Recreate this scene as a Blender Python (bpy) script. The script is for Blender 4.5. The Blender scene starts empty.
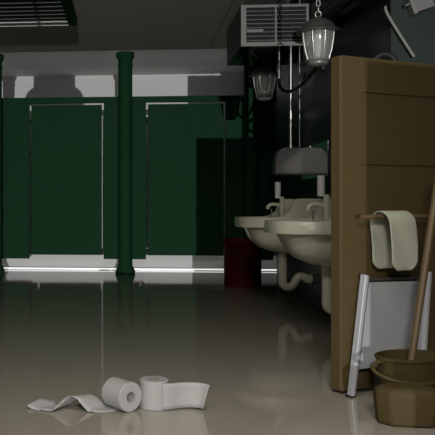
import bpy, bmesh, math, random
from mathutils import Vector, Matrix
random.seed(4)
S = bpy.context.scene
COL = S.collection
PI = math.pi

# ------------------------------------------------------------------ materials
def mat(name, col, rough=.5, metal=0.0, spec=.5, noise=0.0, nscale=6.0, bump=0.0, bscale=60.0, coat=0.0, trans=0.0, alpha=1.0):
    m = bpy.data.materials.new(name); m.use_nodes = True
    nt = m.node_tree; b = nt.nodes['Principled BSDF']
    b.inputs['Base Color'].default_value = (*col, 1)
    b.inputs['Roughness'].default_value = rough
    b.inputs['Metallic'].default_value = metal
    b.inputs['Specular IOR Level'].default_value = spec
    b.inputs['Coat Weight'].default_value = coat
    b.inputs['Transmission Weight'].default_value = trans
    b.inputs['Alpha'].default_value = alpha
    tc = nt.nodes.new('ShaderNodeTexCoord')
    if noise:
        n = nt.nodes.new('ShaderNodeTexNoise'); n.inputs['Scale'].default_value = nscale
        n.inputs['Detail'].default_value = 4
        r = nt.nodes.new('ShaderNodeMix'); r.data_type = 'RGBA'
        r.inputs[6].default_value = (*[c*(1-noise) for c in col], 1)
        r.inputs[7].default_value = (*[min(1, c*(1+noise)) for c in col], 1)
        nt.links.new(tc.outputs['Object'], n.inputs['Vector'])
        nt.links.new(n.outputs['Fac'], r.inputs[0]); nt.links.new(r.outputs[2], b.inputs['Base Color'])
    if bump:
        n2 = nt.nodes.new('ShaderNodeTexNoise'); n2.inputs['Scale'].default_value = bscale
        bp = nt.nodes.new('ShaderNodeBump'); bp.inputs['Strength'].default_value = bump; bp.inputs['Distance'].default_value = .01
        nt.links.new(tc.outputs['Object'], n2.inputs['Vector'])
        nt.links.new(n2.outputs['Fac'], bp.inputs['Height']); nt.links.new(bp.outputs['Normal'], b.inputs['Normal'])
    return m

def emit(name, col, k):
    m = mat(name, (.8, .8, .8)); b = m.node_tree.nodes['Principled BSDF']
    b.inputs['Emission Color'].default_value = (*col, 1); b.inputs['Emission Strength'].default_value = k
    return m

M = {}
M['floor'] = mat('floor_tile', (.29, .265, .225), .06, spec=.8, noise=.05, nscale=3, bump=.02, bscale=3)
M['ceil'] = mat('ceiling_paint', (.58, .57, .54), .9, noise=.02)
M['ceil2'] = mat('stall_ceiling_paint', (.75, .75, .73), .9, noise=.02)  # lighter than the front ceiling: brighter light over the stalls put into the colour
M['white'] = mat('white_wall_paint', (.86, .86, .86), .8, noise=.015)
M['green'] = mat('green_enamel', (.0095, .052, .021), .65, spec=.08, noise=.06, nscale=5)
M['green_wall'] = mat('green_wall_paint', (.015, .028, .022), .6, spec=.3, noise=.06)
M['navy'] = mat('dark_glazed_wall', (.004, .005, .008), .32, spec=.12, noise=.1)
M['wood'] = mat('brown_door_paint', (.078, .057, .024), .55, spec=.25, noise=.05, nscale=4)
M['rail'] = mat('brown_wood_rail', (.12, .08, .04), .5)
M['brown_plastic'] = mat('brown_plastic', (.058, .043, .017), .6, spec=.15, noise=.04)
M['paper'] = mat('white_tissue', (.30, .30, .30), .9, bump=.15, bscale=200)
M['card'] = mat('grey_card_core', (.25, .24, .23), .9)
M['towel'] = mat('pale_sage_towel', (.42, .44, .36), .95, bump=.3, bscale=300)
M['ceramic'] = mat('cream_ceramic', (.72, .72, .58), .25, spec=.5)
M['chrome'] = mat('brushed_chrome', (.5, .5, .5), .3, metal=1)
M['steel'] = mat('dull_steel', (.32, .32, .34), .35, metal=.6)
M['alu'] = mat('pale_aluminium', (.55, .57, .62), .35, metal=.35)
M['dark_metal'] = mat('dark_grey_metal', (.10, .10, .105), .35, metal=.5)
M['black'] = mat('black_metal', (.006, .006, .007), .4)
M['lamp_metal'] = mat('pewter_lamp_metal', (.16, .16, .155), .35, metal=.6)
M['lamp_bright'] = mat('polished_lamp_rib', (.6, .6, .58), .3, metal=.7)
M['glass'] = mat('smoky_lamp_glass', (.75, .78, .78), .08, spec=.8, alpha=.28)
M['bulb'] = mat('frosted_bulb', (.6, .6, .58), .4)
M['vent'] = mat('grey_vent_paint', (.21, .21, .205), .5)
M['vent_in'] = mat('vent_dark_inside', (.012, .012, .012), .8)
M['vent_side'] = mat('vent_side_paint', (.10, .10, .10), .6)
M['red'] = mat('dark_red_plastic', (.075, .003, .003), .55, spec=.15)
M['panelgrey'] = mat('pale_grey_board', (.36, .37, .40), .5, noise=.02)
M['dryer'] = mat('satin_grey_casing', (.14, .14, .145), .35, metal=.1)
M['violet'] = mat('dark_violet_rubber', (.015, .014, .02), .6)
M['slat'] = mat('ceiling_slat', (.10, .11, .105), .6)
M['slat_pale'] = mat('pale_ceiling_slat', (.7, .7, .7), .6)
M['lever'] = mat('white_lever', (.85, .85, .87), .25)
M['bar'] = mat('wall_bar_paint', (.26, .27, .25), .5)
M['mirror'] = mat('wall_mirror_glass', (.75, .75, .75), .03, metal=1)
M['under'] = mat('vent_underside', (.05, .055, .05), .12, metal=.9)
M['strip'] = emit('white_strip_glow', (1, .99, .96), .8)
M['dispenser'] = mat('grey_dispenser', (.17, .17, .17), .5)

# ------------------------------------------------------------------ helpers
def obj(name, bm, m, parent=None, smooth=None, bevel=0):
    bmesh.ops.recalc_face_normals(bm, faces=bm.faces[:])
    me = bpy.data.meshes.new(name); bm.to_mesh(me); bm.free()
    o = bpy.data.objects.new(name, me); COL.objects.link(o)
    me.materials.append(m)
    if parent: o.parent = parent
    if smooth:
        for p in me.polygons: p.use_smooth = True
        me.set_sharp_from_angle(angle=math.radians(smooth))
    if bevel:
        b = o.modifiers.new('bevel', 'BEVEL'); b.width = bevel; b.segments = 3; b.limit_method = 'ANGLE'
    return o

def empty(name, loc, rz=0, parent=None):
    o = bpy.data.objects.new(name, None); COL.objects.link(o)
    o.location = loc; o.rotation_euler = (0, 0, rz); o.empty_display_size = .05
    if parent: o.parent = parent
    return o

def tag(o, label, cat, group=None, kind=None):
    o['label'] = label; o['category'] = cat
    if group: o['group'] = group
    if kind: o['kind'] = kind
    return o

def struct(name, bm, m, label=None, cat='wall'):
    o = obj(name, bm, m); o['kind'] = 'structure'
    o['label'] = label; o['category'] = cat
    return o

def box(bm, a, b):
    vs = [bm.verts.new((x, y, z)) for x in (a[0], b[0]) for y in (a[1], b[1]) for z in (a[2], b[2])]
    for f in ((0,1,3,2), (4,6,7,5), (0,4,5,1), (2,3,7,6), (0,2,6,4), (1,5,7,3)):
        bm.faces.new([vs[i] for i in f])
    return vs

def obox(bm, a, b, w, t, side=None):
    """bar from a to b, w wide and t thick"""
    a = Vector(a); b = Vector(b); d = (b-a).normalized()
    u = Vector(side) if side else Vector((0, 0, 1)).cross(d)
    if u.length < 1e-4: u = Vector((1, 0, 0))
    u = (u - d*u.dot(d)).normalized(); v = d.cross(u)
    vs = []
    for p in (a, b):
        for su, sv in ((-1,-1), (1,-1), (1,1), (-1,1)):
            vs.append(bm.verts.new(p + u*su*w/2 + v*sv*t/2))
    for f in ((0,1,2,3), (7,6,5,4), (0,4,5,1), (1,5,6,2), (2,6,7,3), (3,7,4,0)):
        bm.faces.new([vs[i] for i in f])

def tube(bm, pts, r, n=14, caps=True, closed=False):
    pts = [Vector(p) for p in pts]
    rs = r if isinstance(r, (list, tuple)) else [r]*len(pts)
    rings = []
    N = len(pts); up = None
    for i, p in enumerate(pts):
        if closed: d = pts[(i+1) % N] - pts[i-1]
        else: d = (pts[min(i+1, N-1)] - pts[max(i-1, 0)])
        d.normalize()
        if up is None:
            up = Vector((0, 0, 1)) if abs(d.z) < .9 else Vector((1, 0, 0))
        up = (up - d*up.dot(d)).normalized(); v = d.cross(up)
        rings.append([bm.verts.new(p + (up*math.cos(2*PI*k/n) + v*math.sin(2*PI*k/n))*rs[i]) for k in range(n)])
    for i in range(N if closed else N-1):
        A, B = rings[i], rings[(i+1) % N]
        for k in range(n): bm.faces.new((A[k], A[(k+1) % n], B[(k+1) % n], B[k]))
    if caps and not closed:
        bm.faces.new(rings[0][::-1]); bm.faces.new(rings[-1])

def lathe(bm, prof, n=40, c=(0, 0, 0), sx=1, sy=1):
    """prof: list of (r, z); first/last r=0 closes"""
    rings = []
    for r, z in prof:
        if r < 1e-6: rings.append([bm.verts.new((c[0], c[1], c[2]+z))])
        else: rings.append([bm.verts.new((c[0]+sx*r*math.cos(2*PI*k/n), c[1]+sy*r*math.sin(2*PI*k/n), c[2]+z)) for k in range(n)])
    for A, B in zip(rings, rings[1:]):
        for k in range(n):
            a = [A[0]] if len(A) == 1 else [A[k], A[(k+1) % n]]
            b = [B[0]] if len(B) == 1 else [B[(k+1) % n], B[k]]
            if len(a)+len(b) > 2: bm.faces.new(a+b)

def spline(pts, k=8):
    out = []; P = [Vector(p) for p in pts]
    for i in range(len(P)-1):
        p0 = P[max(i-1, 0)]; p1 = P[i]; p2 = P[i+1]; p3 = P[min(i+2, len(P)-1)]
        for j in range(k):
            t = j/k
            out.append(.5*((2*p1) + (-p0+p2)*t + (2*p0-5*p1+4*p2-p3)*t*t + (-p0+3*p1-3*p2+p3)*t**3))
    out.append(P[-1]); return out

def copy_tree(o, parent=None):
    c = o.copy(); COL.objects.link(c)
    if parent: c.parent = parent
    for ch in list(o.children): copy_tree(ch, c)
    return c

NB = bmesh.new

# ------------------------------------------------------------------ setting
CEIL = 2.5
CEILF = 2.42        # lower ceiling in front of the stalls
YB = 10.14          # rear wall
XW = 1.36          # boxed-out wash wall
XR = 1.95          # right wall proper
bm = NB(); box(bm, (-2.3, -6.0, -.1), (XR+.1, YB+.1, 0)); struct('floor', bm, M['floor'], 'glossy warm grey washroom floor', 'floor')
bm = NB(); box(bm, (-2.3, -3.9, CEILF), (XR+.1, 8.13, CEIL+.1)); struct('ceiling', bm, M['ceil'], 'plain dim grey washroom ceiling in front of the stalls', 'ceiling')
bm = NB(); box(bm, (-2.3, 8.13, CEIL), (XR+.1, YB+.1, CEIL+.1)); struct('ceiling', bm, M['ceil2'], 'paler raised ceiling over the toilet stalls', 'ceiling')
bm = NB(); box(bm, (-2.3, 8.84, 0), (XR, YB, .165)); struct('floor', bm, M['white'], 'raised white floor inside the toilet stalls, seen below the doors', 'floor')
bm = NB(); box(bm, (-2.3, YB, 0), (XR+.1, YB+.1, CEIL)); struct('wall_back', bm, M['white'], 'white rear wall behind the green toilet stalls')
bm = NB(); box(bm, (-2.4, -3.9, 0), (-2.3, YB+.1, CEIL)); struct('wall_left', bm, M['green_wall'], 'dark green left wall of the washroom')
bm = NB(); box(bm, (XR, -3.9, 0), (XR+.1, YB, CEIL)); struct('wall_right', bm, M['green_wall'], 'dark green right wall of the washroom')
bm = NB(); box(bm, (XW, 4.0, 0), (XR, 6.9, CEILF)); struct('wall_wash', bm, M['navy'], 'glossy near black wall behind the two wash basins')
bm = NB(); box(bm, (XW+.002, 3.988, 0), (XR, 4.0, CEILF)); struct('wall_wash_end', bm, M['green_wall'], 'dark green end face of the wash wall above the brown door')
bm = NB(); box(bm, (.985, -3.45, 0), (XR, -3.0, 1.15)); struct('wall_entrance', bm, M['green_wall'], 'low green wall by the entrance behind the viewer')  # unseen block added to keep the key light off the door's right part

# glowing strip along the floor behind the stall fronts
r = empty('floor_light_strip', (0, 8.68, 0))
tag(r, 'long glowing white light strip on the floor under the green stalls', 'light')
bm = NB(); box(bm, (-2.25, -.03, 0), (XR-.02, .03, .006)); obj('housing', bm, M['alu'], r)
bm = NB(); box(bm, (-2.25, -.022, .006), (XR-.02, .022, .02)); obj('light_tube', bm, M['strip'], r)

# ------------------------------------------------------------------ stall fronts
YS = 8.40; TH = .03
def slab(x0, x1, z0, z1, y=YS, t=TH, bm=None):
    b = bm or NB(); box(b, (x0, y, z0), (x1, y+t, z1)); return b

def stall_door(x0, x1, name='stall_door'):
    r = empty(name, (x0, YS, 0))
    bm = NB(); box(bm, (0, 0, .19), (x1-x0, TH, 1.872)); obj('door_leaf', bm, M['green'], r, bevel=.003)
    for z in (.42, 1.05, 1.68):
        bm = NB(); tube(bm, [(-.011, -.004, z-.035), (-.011, -.004, z+.035)], .011, 10)
        obj('hinge', bm, M['green'], r, smooth=40)
    return r
d1 = stall_door(-1.056, -.262)
tag(d1, 'dark green stall door left of the central green column', 'door', 'closed green toilet stall doors')
d2 = stall_door(.252, 1.082)
tag(d2, 'dark green stall door right of the central column, partly in shadow', 'door', 'closed green toilet stall doors')
d3 = stall_door(1.655, XR-.01)
tag(d3, 'dark green stall door in the far corner behind the wash basins', 'door', 'closed green toilet stall doors')

PT = empty('stall_partition', (0, 0, 0)); tag(PT, 'dark green stall front of fixed panels and long header rail', 'partition')
def stall_panel(x0, x1, label):
    o = obj('stall_panel', slab(x0, x1, .145, 1.893), M['green'], PT, bevel=.002); return o
stall_panel(-2.3, -1.078, 'fixed green stall panel at the left edge of the row of stalls')
stall_panel(-.240, .230, 'fixed green stall panel behind the central column')
stall_panel(1.104, 1.62, 'fixed green stall panel in shadow above the red bin')
o = obj('top_rail', slab(-2.3, XR, 1.893, 1.96, y=YS-.005, t=TH+.01), M['green'], PT, bevel=.003)
# upper infill on the right
o = obj('upper_panel', slab(1.44, XR, 1.96, CEIL-.001), M['green'], PT)
# stall dividers running back to the wall
for x in (-1.50, 0.0, 1.40):
    bm = NB(); box(bm, (x-.012, YS+TH, .30), (x+.012, YB-.001, 1.893))
    o = obj('divider', bm, M['green'], PT)

def column():
    r = empty('column', (0, 0, 0))
    bm = NB(); lathe(bm, [(0, .02), (.078, .02), (.078, .66), (.082, .665), (.082, .69), (.077, .695), (.077, 1.36), (.082, 1.365), (.082, 1.39), (.077, 1.395), (.077, 2.34), (0, 2.34)], 48)
    obj('shaft', bm, M['green'], r, smooth=35)
    bm = NB(); lathe(bm, [(0, 2.27), (.084, 2.27), (.084, 2.285), (.079, 2.295), (.079, 2.335), (.092, 2.355), (.100, 2.37), (.102, CEILF-.012), (.096, CEILF-.001), (0, CEILF-.001)], 48)
    obj('capital', bm, M['green'], r, smooth=35)
    bm = NB(); lathe(bm, [(0, 0), (.108, 0), (.108, .03), (.098, .05), (.088, .075), (.080, .085), (.080, .11), (0, .11)], 48)
    obj('base', bm, M['green'], r, smooth=35)
    return r
c0 = column(); c0.location = (.0, 8.25, 0)
tag(c0, 'round dark green column in the middle, between two stall doors', 'column', 'round green columns')
for x, l in ((-1.445, 'round dark green column cut by the left edge of the photo'), (1.355, 'round dark green column half lit beside the hanging lantern')):
    c = copy_tree(c0); c.location = (x, 8.25, 0); c['label'] = l

# ------------------------------------------------------------------ ceiling grille
r = empty('ceiling_grille', (-1.05, 5.97, CEILF))
tag(r, 'slatted ceiling grille in a dark green frame at upper left', 'grille')
bm = NB()
X0, X1, Y0, Y1 = -.75, .62, -1.12, .75
box(bm, (X1-.075, Y0, -.06), (X1, Y1, 0)); box(bm, (X0, Y0, -.06), (X0+.07, Y1, 0)); box(bm, (X0, Y0, -.06), (X1, Y0+.06, 0))
box(bm, (X0, Y0, -.006), (X1, Y1, -.001))
obj('frame', bm, M['green'], r)
ys = [Y1-.012 - i*.125 for i in range(14)]
for i, y in enumerate(ys):
    bm = NB(); obox(bm, (X0+.07, y, -.05), (X1-.075, y, -.05), .012 if i > 1 else .014, .016 if i > 1 else .022)
    obj('slat', bm, M['slat_pale'] if i < 2 else M['slat'], r)  # far two slats get a pale colour for the light they catch

# ------------------------------------------------------------------ air vent box
BX0, BX1, BY0, BY1, BZ0, BZ1 = .858, 1.352, 5.67, 6.45, 1.93, 2.237
r = empty('air_vent_unit', (BX0, BY0, BZ0))
tag(r, 'boxy grey air vent unit with slatted front high on the wall', 'air vent')
W = BX1-BX0; D = BY1-BY0; H = BZ1-BZ0
bm = NB(); box(bm, (.0, .02, 0), (W, D, H)); o = obj('casing', bm, M['vent_side'], r)
o.data.materials.append(M['under'])
for p in o.data.polygons:
    if abs(p.normal.z) > .9: p.material_index = 1
bm = NB()
fr = .038
for a, b in (((0, 0, 0), (W, .02, .03)), ((0, 0, H-.02), (W, .02, H)), ((0, 0, .03), (fr, .02, H-.02)), ((W-.02, 0, .03), (W, .02, H-.02)), ((W/2+.0, -.003, .03), (W/2+.012, .018, H-.02))):
    box(bm, a, b)
obj('front_frame', bm, M['vent'], r)
bm = NB(); box(bm, (fr, .0185, .03), (W-.02, .0199, H-.02)); obj('grille_back', bm, M['vent_in'], r)
for k in range(8):
    z = .045+k*.031
    for xa, xb in ((fr, W/2), (W/2+.012, W-.02)):
        bm = NB(); obox(bm, (xa, .008, z), (xb, .008, z), .009, .005, side=(0, 1, .5)); obj('slat', bm, M['vent'], r)
bm = NB(); box(bm, (fr+.005, -.001, .105), (W/2-.085, .004, .125)); obj('name_plate', bm, M['vent'], r)
for xa, xb in ((.06, .02), (W-.1, W-.1)):
    bm = NB(); obox(bm, (xa, .25, H-.005), (xb, .25, CEILF-BZ0-.001), .02, .008); obj('ceiling_hanger', bm, M['black'], r)
# round duct feeding the unit along the wall
bm = NB(); tube(bm, spline([(1.359, 4.04, 1.93), (1.31, 4.04, 1.93), (1.275, 4.09, 1.93), (1.27, 4.3, 1.935), (1.27, 4.8, 1.953), (1.275, 4.99, 1.955), (1.31, 5.04, 1.955), (1.359, 5.04, 1.955)]), .042, 24)
o = obj('duct_pipe', bm, M['black'], smooth=40); tag(o, 'black round duct running along the wall above the near lantern', 'pipe')

# ------------------------------------------------------------------ lanterns
def lantern():
    r = empty('hanging_lantern', (0, 0, 0))        # origin: the middle of the brim
    bm = NB()
    lathe(bm, [(0, .092), (.012, .092), (.018, .086), (.035, .080), (.060, .068), (.085, .048), (.100, .026), (.108, .012), (.125, .004), (.126, -.002), (.112, -.006), (.095, -.004), (0, -.004)], 48)
    obj('hat', bm, M['lamp_metal'], r, smooth=40)
    bm = NB(); lathe(bm, [(.092, -.006), (.088, -.05), (.078, -.11), (.062, -.165)], 48); obj('glass_shade', bm, M['glass'], r, smooth=60)
    for k in range(8):
        a = 2*PI*k/8 + .2
        bm = NB(); tube(bm, [(rr*math.cos(a), rr*math.sin(a), z) for rr, z in ((.094, -.006), (.090, -.05), (.080, -.11), (.064, -.165))], .0045, 8)
        obj('rib', bm, M['lamp_bright'], r, smooth=50)
    bm = NB(); lathe(bm, [(0, -.163), (.068, -.163), (.070, -.170), (.062, -.178), (.055, -.182), (.058, -.188), (.048, -.197), (.02, -.203), (0, -.203)], 40)
    obj('bottom_collar', bm, M['lamp_bright'], r, smooth=40)
    bm = NB(); lathe(bm, [(0, -.15), (.018, -.15), (.022, -.13), (.034, -.10), (.036, -.07), (.024, -.03), (.018, -.008), (0, -.008)], 24); obj('bulb', bm, M['bulb'], r, smooth=60)
    bm = NB(); tube(bm, [(.017*math.cos(t), 0, .107+.017*math.sin(t)) for t in [2*PI*i/20 for i in range(20)]], .0045, 8, closed=True)
    obj('hanging_ring', bm, M['lamp_bright'], r, smooth=60)
    return r
def chain(parent, z0, z1):
    z = z0; k = 0
    while z < z1:
        bm = NB(); ax = (1, 0) if k % 2 else (0, 1)
        tube(bm, [(ax[0]*.011*math.cos(t), ax[1]*.011*math.cos(t), z+.02+.022*math.sin(t)) for t in [2*PI*i/16 for i in range(16)]], .0038, 6, closed=True)
        obj('chain_link', bm, M['lamp_bright'], parent, smooth=60); z += .034; k += 1
L1 = lantern(); L1.location = (1.14, 4.56, 1.775)
L2 = copy_tree(L1); L2.location = (1.15, 6.345, 1.818); L2.scale = (1, 1, 1)
chain(L1, .118, CEILF-1.775-.03)
tag(L1, 'larger, nearer pewter lantern hanging on a chain beside the brown door', 'lantern', 'glass lanterns above the basins')
tag(L2, 'smaller, farther pewter lantern hanging below the grey vent unit', 'lantern', 'glass lanterns above the basins')
for ch in list(L2.children):
    if ch.name.startswith('hanging_ring'): bpy.data.objects.remove(ch)
bm = NB(); tube(bm, [(0, 0, .088), (0, 0, .111)], .012, 16); obj('hanging_stem', bm, M['lamp_metal'], L2, smooth=40)
# wall bracket that carries the far lantern
r = empty('lantern_bracket', (XW, 6.0, 1.63))
tag(r, 'curved black wall arm with an upright steel rod beside the far lantern', 'bracket')
bm = NB(); tube(bm, [(-.145, .07, .298), (-.145, .07, .10)], .011, 12); obj('upright_rod', bm, M['chrome'], r, smooth=40)
bm = NB(); tube(bm, spline([(-.145, .07, .12), (-.14, .06, .06), (-.11, .0, .01), (-.075, -.15, .0), (-.045, -.38, .03), (-.012, -.67, .11)]), .013, 12); obj('curved_arm', bm, M['black'], r, smooth=40)
bm = NB(); box(bm, (-.012, -.72, .05), (0, -.62, .17)); obj('wall_plate', bm, M['black'], r)

r = empty('wall_mirror', (XW, 5.4, 1.26)); tag(r, 'frameless mirror on the dark wall above the basins', 'mirror')
bm = NB(); box(bm, (-.004, -.22, -.315), (0, .80, -.075)); obj('glass', bm, M['mirror'], r)
# ------------------------------------------------------------------ hand dryer and pipe
r = empty('hand_dryer', (XW, 5.91, .985))
tag(r, 'grey hand dryer with rounded front corner on the dark wall above basins', 'hand dryer')
prof = [(0, .012), (0, .208), (-.135, .208), (-.165, .192), (-.185, .165), (-.197, .12), (-.203, .06), (-.204, .012)]
bm = NB()
A = [bm.verts.new((x, 0, z)) for x, z in prof]; B = [bm.verts.new((x, .13, z)) for x, z in prof]
bm.faces.new(A); bm.faces.new(B[::-1])
for i in range(len(prof)): bm.faces.new((A[i], B[i], B[(i+1) % len(prof)], A[(i+1) % len(prof)]))
obj('casing', bm, M['dryer'], r, bevel=.003)
bm = NB(); box(bm, (-.204, 0, 0), (0, .13, .012)); obj('air_outlet', bm, M['black'], r)
r = empty('supply_pipe', (1.284, 5.97, 1.193))
tag(r, 'upright chrome pipe rising from the top of the hand dryer', 'pipe')
bm = NB(); tube(bm, [(0, 0, 0), (0, 0, .735)], .0165, 18); obj('pipe', bm, M['chrome'], r, smooth=40)
bm = NB(); tube(bm, [(0, 0, -.0), (0, 0, .022)], .025, 18); obj('flange', bm, M['chrome'], r, smooth=40)
bm = NB(); tube(bm, [(0, 0, .165), (0, 0, .19)], .022, 18); tube(bm, [(0, 0, .177), (.076, 0, .177)], .006, 8); obj('pipe_clamp', bm, M['chrome'], r, smooth=40)
bm = NB(); tube(bm, [(1.345, 5.94, 1.194), (1.345, 5.94, 2.41)], .006, 12)
o = obj('thin_pipe', bm, M['steel'], smooth=40); tag(o, 'thin steel pipe running straight up the dark wall beside the chrome pipe', 'pipe')

# ------------------------------------------------------------------ wash basins
def basin():
    r = empty('wash_basin', (0, 0, 0))       # origin on the wall, floor level; x towards the room is negative
    DX, HW = .548, .30
    def outline(k, n=44):                    # D-shaped plan
        pts = []
        for i in range(n+1):
            t = PI/2 + PI*i/n
            ex = .62
            cx, sy = math.cos(t), math.sin(t)
            x = -.12 + (DX-.12)*k*math.copysign(abs(cx)**ex, cx); y = HW*k*math.copysign(abs(sy)**ex, sy)
            pts.append((x, y))
        return [(-.001, HW*k)] + pts + [(-.001, -HW*k)]
    # rim slab with a sunken bowl, and the belly below it, as one shell
    lev = [(1.0, .592, 0), (1.0, .655, 0), (.985, .662, 0), (.90, .660, 0), (.84, .645, 0), (.66, .56, 0), (.42, .49, 0), (.10, .475, 0)]
    bm = NB(); rings = []
    for k, z, _ in lev:
        if k > .95: P = outline(k)
        else: P = [(-.02 - (-.02-x)*k if False else x*k - .27*(1-k), y*k) for x, y in outline(1)]
        rings.append([bm.verts.new((x, y, z)) for x, y in P])
    for A, B in zip(rings, rings[1:]):
        for k in range(len(A)): bm.faces.new((A[k], A[(k+1) % len(A)], B[(k+1) % len(B)], B[k]))
    bm.faces.new(rings[-1])
    # belly
    low = [(1.0, .592), (.86, .590), (.82, .565), (.785, .53), (.72, .485), (.61, .445), (.44, .415), (.25, .402), (.08, .40)]
    prev = rings[0]
    for k, z in low[1:]:
        R = [bm.verts.new((x*k - .13*(1-k) if x < -.01 else x, y*k, z)) for x, y in outline(1)]
        for i in range(len(R)): bm.faces.new((prev[i], prev[(i+1) % len(R)], R[(i+1) % len(R)], R[i]))
        prev = R
    bm.faces.new(prev)
    obj('bowl', bm, M['ceramic'], r, smooth=50)
    # raised ledge at the back with swept shoulders
    bm = NB()
    pr = [(-.002, .655), (-.002, .795), (-.150, .795), (-.178, .785), (-.196, .765), (-.206, .735), (-.222, .70), (-.27, .670), (-.36, .655)]
    for s in (-1, 1):
        pass
    A = [bm.verts.new((x, -.26, z)) for x, z in pr]; B = [bm.verts.new((x, -.215, z)) for x, z in pr]
    C2 = [bm.verts.new((x, .215, z)) for x, z in pr]; D2 = [bm.verts.new((x, .24, z)) for x, z in pr]
    n = len(pr)
    for P, Q in ((A, B), (C2, D2)):
        bm.faces.new(P); bm.faces.new(Q[::-1])
        for i in range(n): bm.faces.new((P[i], Q[i], Q[(i+1) % n], P[(i+1) % n]))
    box(bm, (-.05, -.215, .655), (-.002, .215, .795))
    obj('splashback', bm, M['ceramic'], r, smooth=40)
    # tap
    t = obj('tap', *(lambda b: (tube(b, [(-.215, 0, .655), (-.215, 0, .81)], .017, 16), b)[1:] + (M['ceramic'],))(NB()), r, smooth=40)
    bm = NB(); tube(bm, spline([(-.215, 0, .735), (-.25, 0, .752), (-.285, 0, .755), (-.312, 0, .742), (-.318, 0, .720)]), .013, 14); obj('spout', bm, M['ceramic'], t, smooth=50)
    bm = NB(); tube(bm, [(-.245, 0, .80), (-.245, 0, .918)], .021, 18); tube(bm, [(-.245, 0, .81), (-.215, 0, .80)], .008, 8); obj('lever_handle', bm, M['lever'], t, smooth=40)
    bm = NB(); tube(bm, [(-.29, 0, .665), (-.29, 0, .72)], .006, 8); obj('plug_rod', bm, M['chrome'], t, smooth=40)
    # trap
    bm = NB()
    tube(bm, spline([(-.21, 0, .41), (-.21, 0, .26), (-.21, 0, .185), (-.195, 0, .158), (-.165, 0, .148), (-.135, 0, .165), (-.115, 0, .20), (-.09, 0, .225), (-.05, 0, .22), (-.03, 0, .20)]), .030, 20)
    tr = obj('drain_trap', bm, M['ceramic'], r, smooth=50)
    bm = NB(); tube(bm, [(-.03, 0, .22), (-.001, 0, .20)], .034, 20); obj('wall_flange', bm, M['ceramic'], tr, smooth=40)
    return r
b1 = basin(); b1.location = (XW, 4.395, 0)
tag(b1, 'nearer cream wash basin, its right side hidden by the brown door', 'wash basin', 'cream basins along the dark wall')
b2 = copy_tree(b1); b2.location = (XW, 5.617, 0); b2['label'] = 'farther cream wash basin, beside the dark red bin'

# ------------------------------------------------------------------ red bin
r = empty('waste_bin', (1.085, 7.08, 0)); tag(r, 'dark red waste bin on the floor beside the far basin', 'bin')
bm = NB(); lathe(bm, [(0, 0), (.165, 0), (.168, .01), (.172, .40), (.168, .40), (.160, .02), (0, .02)], 48); obj('bin_body', bm, M['red'], r, smooth=40)
bm = NB(); lathe(bm, [(.166, .395), (.178, .395), (.178, .435), (.166, .437), (.166, .395)], 48); obj('rim_band', bm, M['red'], r, smooth=40)

# ------------------------------------------------------------------ brown door
A20 = math.radians(28)
DR = empty('wooden_door', (.848, 3.046, 0), A20)
tag(DR, 'plain brown wooden door standing half open at the right', 'door')
DW, DT, DH = 1.07, .056, 1.343      # front face at local y=0, thickness +y
bm = NB()
box(bm, (0, .0, .012), (DW, DT, DH)); 
o = obj('door_leaf', bm, M['wood'], DR, bevel=.006)
# raised frame: stiles and rails stand proud of the leaf
def rail_(a, b, name):
    bm = NB(); box(bm, a, b); obj(name, bm, M['wood'], DR, bevel=.002)
f = .005
rail_((.001, -f, .013), (.105, 0, DH-.001), 'stile')
rail_((.93, -f, .013), (DW-.001, 0, DH-.001), 'stile')
rail_((.105, -f, 1.203), (.93, 0, DH-.001), 'cross_rail')
rail_((.105, -f, .913), (.93, 0, .918), 'moulding')
rail_((.105, -f, .013), (.93, 0, .12), 'cross_rail')
RY, RZ = -.075, .703
bm = NB(); tube(bm, [(.034, RY, RZ), (.85, RY, RZ)], .0095, 16)
rl = obj('towel_rail', bm, M['rail'], DR, smooth=40)
for x in (.30, .80):
    bm = NB(); tube(bm, [(x, RY, RZ), (x, -f, RZ)], .007, 10); obj('rail_mount', bm, M['rail'], rl, smooth=40)

# towel draped over the rail
tw = empty('hand_towel', DR.location, A20); tag(tw, 'pale sage towel draped over the brown towel rail', 'towel')
def towel(u0, wd, half, top, back_d, front_d, th):
    prof = []
    for i in range(9): prof.append((half, top-back_d*(1-i/8) - half))
    for i in range(1, 12): t = PI*i/12; prof.append((half*math.cos(t), top-half+half*math.sin(t)))
    for i in range(9): prof.append((-half, top-half-front_d*i/8))
    bm = NB(); nu = 14; G = []
    L = len(prof)
    for j, (y, z) in enumerate(prof):
        row = []
        # round the bottom corners
        e = min(j, L-1-j)
        dz = (abs(z-(prof[0][1] if j < L/2 else prof[-1][1])))
        rc = .032; ins = 0 if dz > rc else rc - math.sqrt(max(0, rc*rc-(rc-dz)**2))
        for i in range(nu+1):
            s = i/nu
            x = u0+ins+(wd-2*ins)*s
            wave = .003*math.sin(6*s+z*20)
            row.append(bm.verts.new((x+.010*math.sin((top-z)*9) , RY+y+wave, z)))
        G.append(row)
    for A, B in zip(G, G[1:]):
        for i in range(nu): bm.faces.new((A[i], A[i+1], B[i+1], B[i]))
    o = obj('cloth', bm, M['towel'], tw, smooth=60)
    m = o.modifiers.new('thick', 'SOLIDIFY'); m.thickness = th; m.offset = 1
    m = o.modifiers.new('sub', 'SUBSURF'); m.levels = 1; m.render_levels = 1
    return o
towel(.127, .138, .046, .722, .184, .184, .006)

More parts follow.
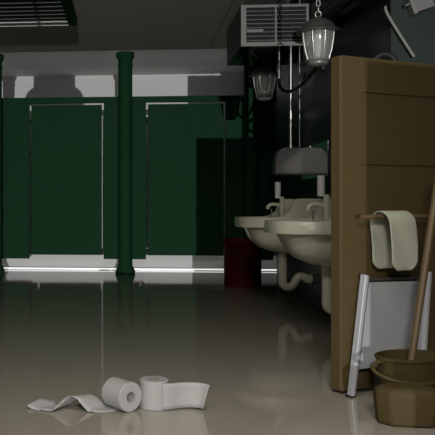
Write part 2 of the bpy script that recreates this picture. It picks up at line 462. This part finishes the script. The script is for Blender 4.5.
# ------------------------------------------------------------------ folding step ladder in front of the door
lad = empty('step_ladder', (.848, 3.046, 0), A20); tag(lad, 'pale metal folding step ladder with a grey board leaning by the brown door', 'ladder')
def bar(a, b, w, t, m, name): 
    bm = NB(); obox(bm, a, b, w, t, side=(1, 0, 0)); return obj(name, bm, m, lad, bevel=.003)
ya = -.042
bar((.013, ya, .004), (.083, ya, .475), .017, .028, M['alu'], 'side_rail')
bar((.022, ya-.004, .006), (.094, ya-.004, .470), .006, .022, M['dark_metal'], 'rail_edge')
bar((.385, ya, .004), (.427, ya, .475), .017, .028, M['alu'], 'side_rail')
bar((.175, ya+.024, .008), (.085, ya+.020, .480), .012, .012, M['dark_metal'], 'back_leg')
bar((.445, ya+.024, .008), (.385, ya+.022, .455), .015, .012, M['dark_metal'], 'back_leg')
bm = NB()
P = [(.030, .105), (.400, .105), (.420, .437), (.080, .443)]
A = [bm.verts.new((x, ya, z)) for x, z in P]; B = [bm.verts.new((x, ya+.012, z)) for x, z in P]
bm.faces.new(A); bm.faces.new(B[::-1])
for i in range(4): bm.faces.new((A[i], B[i], B[(i+1) % 4], A[(i+1) % 4]))
obj('board', bm, M['panelgrey'], lad)
bar((.085, ya+.018, .452), (.42, ya+.018, .448), .01, .012, M['dark_metal'], 'top_bar')
for x in (.010, .385):
    bm = NB(); box(bm, (x-.012, ya-.015, 0), (x+.012, ya+.017, .006)); obj('foot_cap', bm, M['black'], lad)

# ------------------------------------------------------------------ bucket, mop handle, tub
bk = empty('mop_bucket', (1.06, 2.90, 0), A20); tag(bk, 'round brown plastic bucket with a mop handle standing in it', 'bucket')
BR = .140
bm = NB(); lathe(bm, [(0, 0), (.112, 0), (.118, .006), (BR-.006, .180), (BR+.002, .182), (BR+.002, .190), (BR-.006, .192), (BR-.010, .18), (.108, .012), (0, .012)], 56, sy=.72)
obj('bucket_body', bm, M['brown_plastic'], bk, smooth=40)
pts = []
for i in range(25):
    t = PI*i/24
    a = math.radians(200) + t*.0
    # handle drooping over the front: half hoop between the pivots
    x = -math.cos(t)*(BR+.012); y = -math.sin(t)*(BR+.028); z = .205 - .035*math.sin(t)
    pts.append((x*1.0 - .012*math.sin(t*2)*0, y, z))
pts = spline([(-.150, 0, .178), (-.185, -.0, .165), (-.195, -.03, .145), (-.165, -.085, .125), (-.09, -.112, .113), (-.02, -.122, .113), (.06, -.115, .124), (.12, -.09, .142), (.158, -.04, .165), (.150, 0, .178)])
bm = NB(); tube(bm, pts, .0075, 12); obj('carry_handle', bm, M['brown_plastic'], bk, smooth=50)
for s in (-1, 1):
    bm = NB(); tube(bm, [(s*(BR-.006), 0, .178), (s*(BR+.014), 0, .178)], .009, 12); obj('pivot', bm, M['brown_plastic'], bk, smooth=40)
mp = empty('mop', (1.05, 2.90, .0135)); tag(mp, 'brown mop handle standing upright in the round bucket', 'mop')
bm = NB(); tube(bm, [(.0, .0, .05), (.172, .13, .90)], .0135, 16); obj('handle', bm, M['rail'], mp, smooth=40)
bm = NB(); lathe(bm, [(0, 0), (.04, .0), (.045, .02), (.035, .05), (.018, .075), (0, .075)], 20); obj('mop_head', bm, M['card'], mp, smooth=50)

tb = empty('plastic_tub', (.966, 2.665, 0)); tag(tb, 'low brown plastic tub with cut corners in front of the bucket', 'tub')
def octo(wx, wy, c):
    return [(-wx+c, -wy), (wx-c, -wy), (wx, -wy+c), (wx, wy-c), (wx-c, wy), (-wx+c, wy), (-wx, wy-c), (-wx, -wy+c)]
bm = NB(); rings = []
for wx, wy, c, z in ((.094, .052, .034, 0), (.100, .058, .034, .010), (.109, .062, .036, .098), (.104, .058, .036, .116), (.084, .044, .030, .128)):
    rings.append([bm.verts.new((x, y, z)) for x, y in octo(wx, wy, c)])
for A, B in zip(rings, rings[1:]):
    for k in range(8): bm.faces.new((A[k], A[(k+1) % 8], B[(k+1) % 8], B[k]))
bm.faces.new(rings[0][::-1]); bm.faces.new(rings[-1])
obj('tub_body', bm, M['brown_plastic'], tb, smooth=25, bevel=.006)
tb.rotation_euler = (0, 0, math.radians(-6))

# ------------------------------------------------------------------ toilet rolls
def roll_body(bm, R=.054, h=.105, r0=.020):
    lathe(bm, [(r0, 0), (R-.003, 0), (R, .003), (R, h-.003), (R-.003, h), (r0, h), (r0, 0)], 56)
def core(bm, h=.105): lathe(bm, [(.0205, -.0), (.0195, -.0), (.0195, h), (.0205, h)], 32)
T2 = empty('toilet_roll', (.106, 2.80, 0)); tag(T2, 'white toilet roll standing upright with its paper end trailing right', 'toilet roll', 'unrolled toilet rolls on the floor')
bm = NB(); roll_body(bm); obj('paper_body', bm, M['paper'], T2, smooth=40)
bm = NB(); core(bm); obj('cardboard_core', bm, M['card'], T2, smooth=40)
bm = NB()
path = spline([(.030, -.047, 0), (.055, -.040, 0), (.09, -.020, 0), (.13, -.012, 0), (.160, -.020, 0), (.176, -.040, 0)], 6)
G = []
for i, p in enumerate(path):
    s = i/(len(path)-1)
    G.append([bm.verts.new((p.x + .024*t*s, p.y+.006*math.sin(3*t)*s, .002+.006*s*(1-t) + t*(.098-.004*s))) for t in [j/6 for j in range(7)]])
for A, B in zip(G, G[1:]):
    for j in range(6): bm.faces.new((A[j], B[j], B[j+1], A[j+1]))
o = obj('loose_sheet', bm, M['paper'], T2, smooth=60); m = o.modifiers.new('t', 'SOLIDIFY'); m.thickness = .0015

T1 = empty('toilet_roll', (-.014, 2.765, 0)); tag(T1, 'white toilet roll lying on its side, its paper wavy across the floor', 'toilet roll', 'unrolled toilet rolls on the floor')
bm = NB(); roll_body(bm)
ang = math.radians(-50)        # axis direction in plan
ax = Vector((math.cos(ang), math.sin(ang), 0))
RM = Matrix.Translation(Vector((0, 0, .0545)) - ax*.052) @ ax.to_track_quat('Z', 'Y').to_matrix().to_4x4()
bmesh.ops.transform(bm, matrix=RM, verts=bm.verts); obj('paper_body', bm, M['paper'], T1, smooth=40)
bm = NB(); core(bm); bmesh.ops.transform(bm, matrix=RM, verts=bm.verts); obj('cardboard_core', bm, M['card'], T1, smooth=40)
bm = NB()
# centre line of the trailing strip and its half-width vector
cl = spline([(.0, .0, .003), (-.035, -.012, .003), (-.075, -.008, .004), (-.105, .002, .020), (-.135, .010, .042), (-.165, .006, .042), (-.195, -.008, .022), (-.225, -.018, .005), (-.26, -.010, .005), (-.295, .0, .010), (-.325, .012, .017)], 6)
G = []
for i, p in enumerate(cl):
    s = i/(len(cl)-1)
    h = Vector((.030, .052, 0)) * (1-.25*max(0, s-.6)/.4)
    G.append([bm.verts.new((p.x+h.x*t, p.y+h.y*t, max(.002, p.z + .010*t*math.sin(s*9)*(p.z > .006)))) for t in (-1, -.5, 0, .5, 1)])
for A, B in zip(G, G[1:]):
    for j in range(4): bm.faces.new((A[j], B[j], B[j+1], A[j+1]))
o = obj('loose_sheet', bm, M['paper'], T1, smooth=60); m = o.modifiers.new('t', 'SOLIDIFY'); m.thickness = .0015

# ------------------------------------------------------------------ fittings on the green end wall
YE = 3.988
def pe(x, y, off=0):         # a spot on the end wall, metres from its left edge / above the door top
    return (XW+x, YE-off, 1.33+y)
r = empty('towel_dispenser', (1.462, YE, 1.722), 0); tag(r, 'tilted grey metal dispenser cut by the top edge of the photo', 'dispenser')
r.rotation_euler = (0, math.radians(-19), 0)
bm = NB(); box(bm, (.0, -.06, .0), (.105, 0, .24)); obj('casing', bm, M['dispenser'], r, bevel=.004)
bm = NB(); box(bm, (-.008, -.068, -.006), (.010, -.0, .23)); obj('side_flange', bm, M['vent'], r, bevel=.003)
bm = NB(); tube(bm, [(-.008, -.04, .055), (-.03, -.04, .055)], .010, 12); obj('lock_knob', bm, M['chrome'], r, smooth=40)
r = empty('wall_bar', (1.385, YE, 1.63)); tag(r, 'slim pale bar fixed slanting on the green wall above the brown door', 'bar')
bm = NB(); tube(bm, spline([(-.052, -.006, .14), (-.048, -.022, .10), (.005, -.03, 0), (.082, -.03, -.125)]), .0075, 12); obj('grip', bm, M['bar'], r, smooth=50)
bm = NB(); tube(bm, [(.07, -.03, -.11), (.07, 0, -.11)], .006, 8); obj('fixing', bm, M['dark_metal'], r, smooth=40)
r = empty('coiled_hose', (1.325, YE-.018, 1.468)); tag(r, 'dark violet rubber hose loop peeking above the brown door top', 'hose')
bm = NB(); tube(bm, [(.055*math.cos(t), .0, .055*math.sin(t)) for t in [2*PI*i/32 for i in range(32)]], .016, 14, closed=True); obj('loop', bm, M['violet'], r, smooth=60)
bm = NB(); tube(bm, [(.05, .0, .02), (.05, .017, .02)], .012, 10); obj('hook', bm, M['black'], r, smooth=40)

# unseen bell shape above the viewer, added to cast its shadow on the rear wall
r = empty('pendant_lamp', (-.473, 1.5, CEILF)); tag(r, 'wide dark bell shaped lamp hanging from the ceiling near the viewer', 'lamp')
bm = NB(); lathe(bm, [(0, -.392), (.215, -.395), (.215, -.51), (.235, -.52), (.27, -.55), (.295, -.595), (.305, -.64), (.305, -.69), (.29, -.69), (.28, -.61), (.2, -.53), (0, -.53)], 56); obj('lamp_shade', bm, M['black'], r, smooth=40)
bm = NB(); tube(bm, [(0, 0, -.40), (0, 0, -.001)], .012, 12); obj('rod', bm, M['black'], r, smooth=40)

# ------------------------------------------------------------------ lights
def light(name, typ, loc, energy, col=(1, 1, 1), **kw):
    l = bpy.data.lights.new(name, typ); l.energy = energy; l.color = col
    for k, v in kw.items(): setattr(l, k, v)
    o = bpy.data.objects.new(name, l); COL.objects.link(o); o.location = loc; return o
def aim(o, p): o.rotation_euler = (Vector(p)-o.location).to_track_quat('-Z', 'Y').to_euler()
k = light('corridor_lamp', 'SPOT', (1.05, -25.5, .55), 14000, (1, .99, .97), shadow_soft_size=.03, spot_size=math.radians(22), spot_blend=.1)
aim(k, (0, 7.5, 1.2))
b_ = light('entrance_lamp', 'AREA', (.2, -1.0, 2.2), 27, (1, .95, .86), shape='DISK', size=.7, spread=math.radians(86)); aim(b_, (.25, 1.2, .2))  # added soft fill for the near objects, no fixture here
a = light('ceiling_lamp', 'AREA', (.1, 1.6, 2.38), 30, (1, .95, .86), shape='RECTANGLE', size=1.2, size_y=.8)  # added overhead fill for the ambient level

u = light('stall_uplight', 'AREA', (-.2, 9.0, .19), 2.1, (1, 1, .98), shape='RECTANGLE', size=3.8, size_y=.05, spread=math.radians(80)); u.rotation_euler = (PI, 0, 0)  # added upward fill to brighten the ceiling over the stalls
w = bpy.data.worlds.new('world'); S.world = w; w.use_nodes = True
w.node_tree.nodes['Background'].inputs[0].default_value = (.9, .95, 1, 1)
w.node_tree.nodes['Background'].inputs[1].default_value = .03

# ------------------------------------------------------------------ camera
cd = bpy.data.cameras.new('camera'); cam = bpy.data.objects.new('camera', cd); COL.objects.link(cam)
cam.location = (0, 0, .75); cam.rotation_euler = (PI/2, 0, math.radians(4.75))
cd.sensor_width = 36; cd.lens = 36*750/435; cd.shift_x = (217.5-63)/435; cd.shift_y = -12.5/435; cd.clip_start = .02
S.camera = cam
S.view_settings.view_transform = 'Standard'; S.view_settings.look = 'None'
S.view_settings.exposure = 0; S.view_settings.gamma = 1
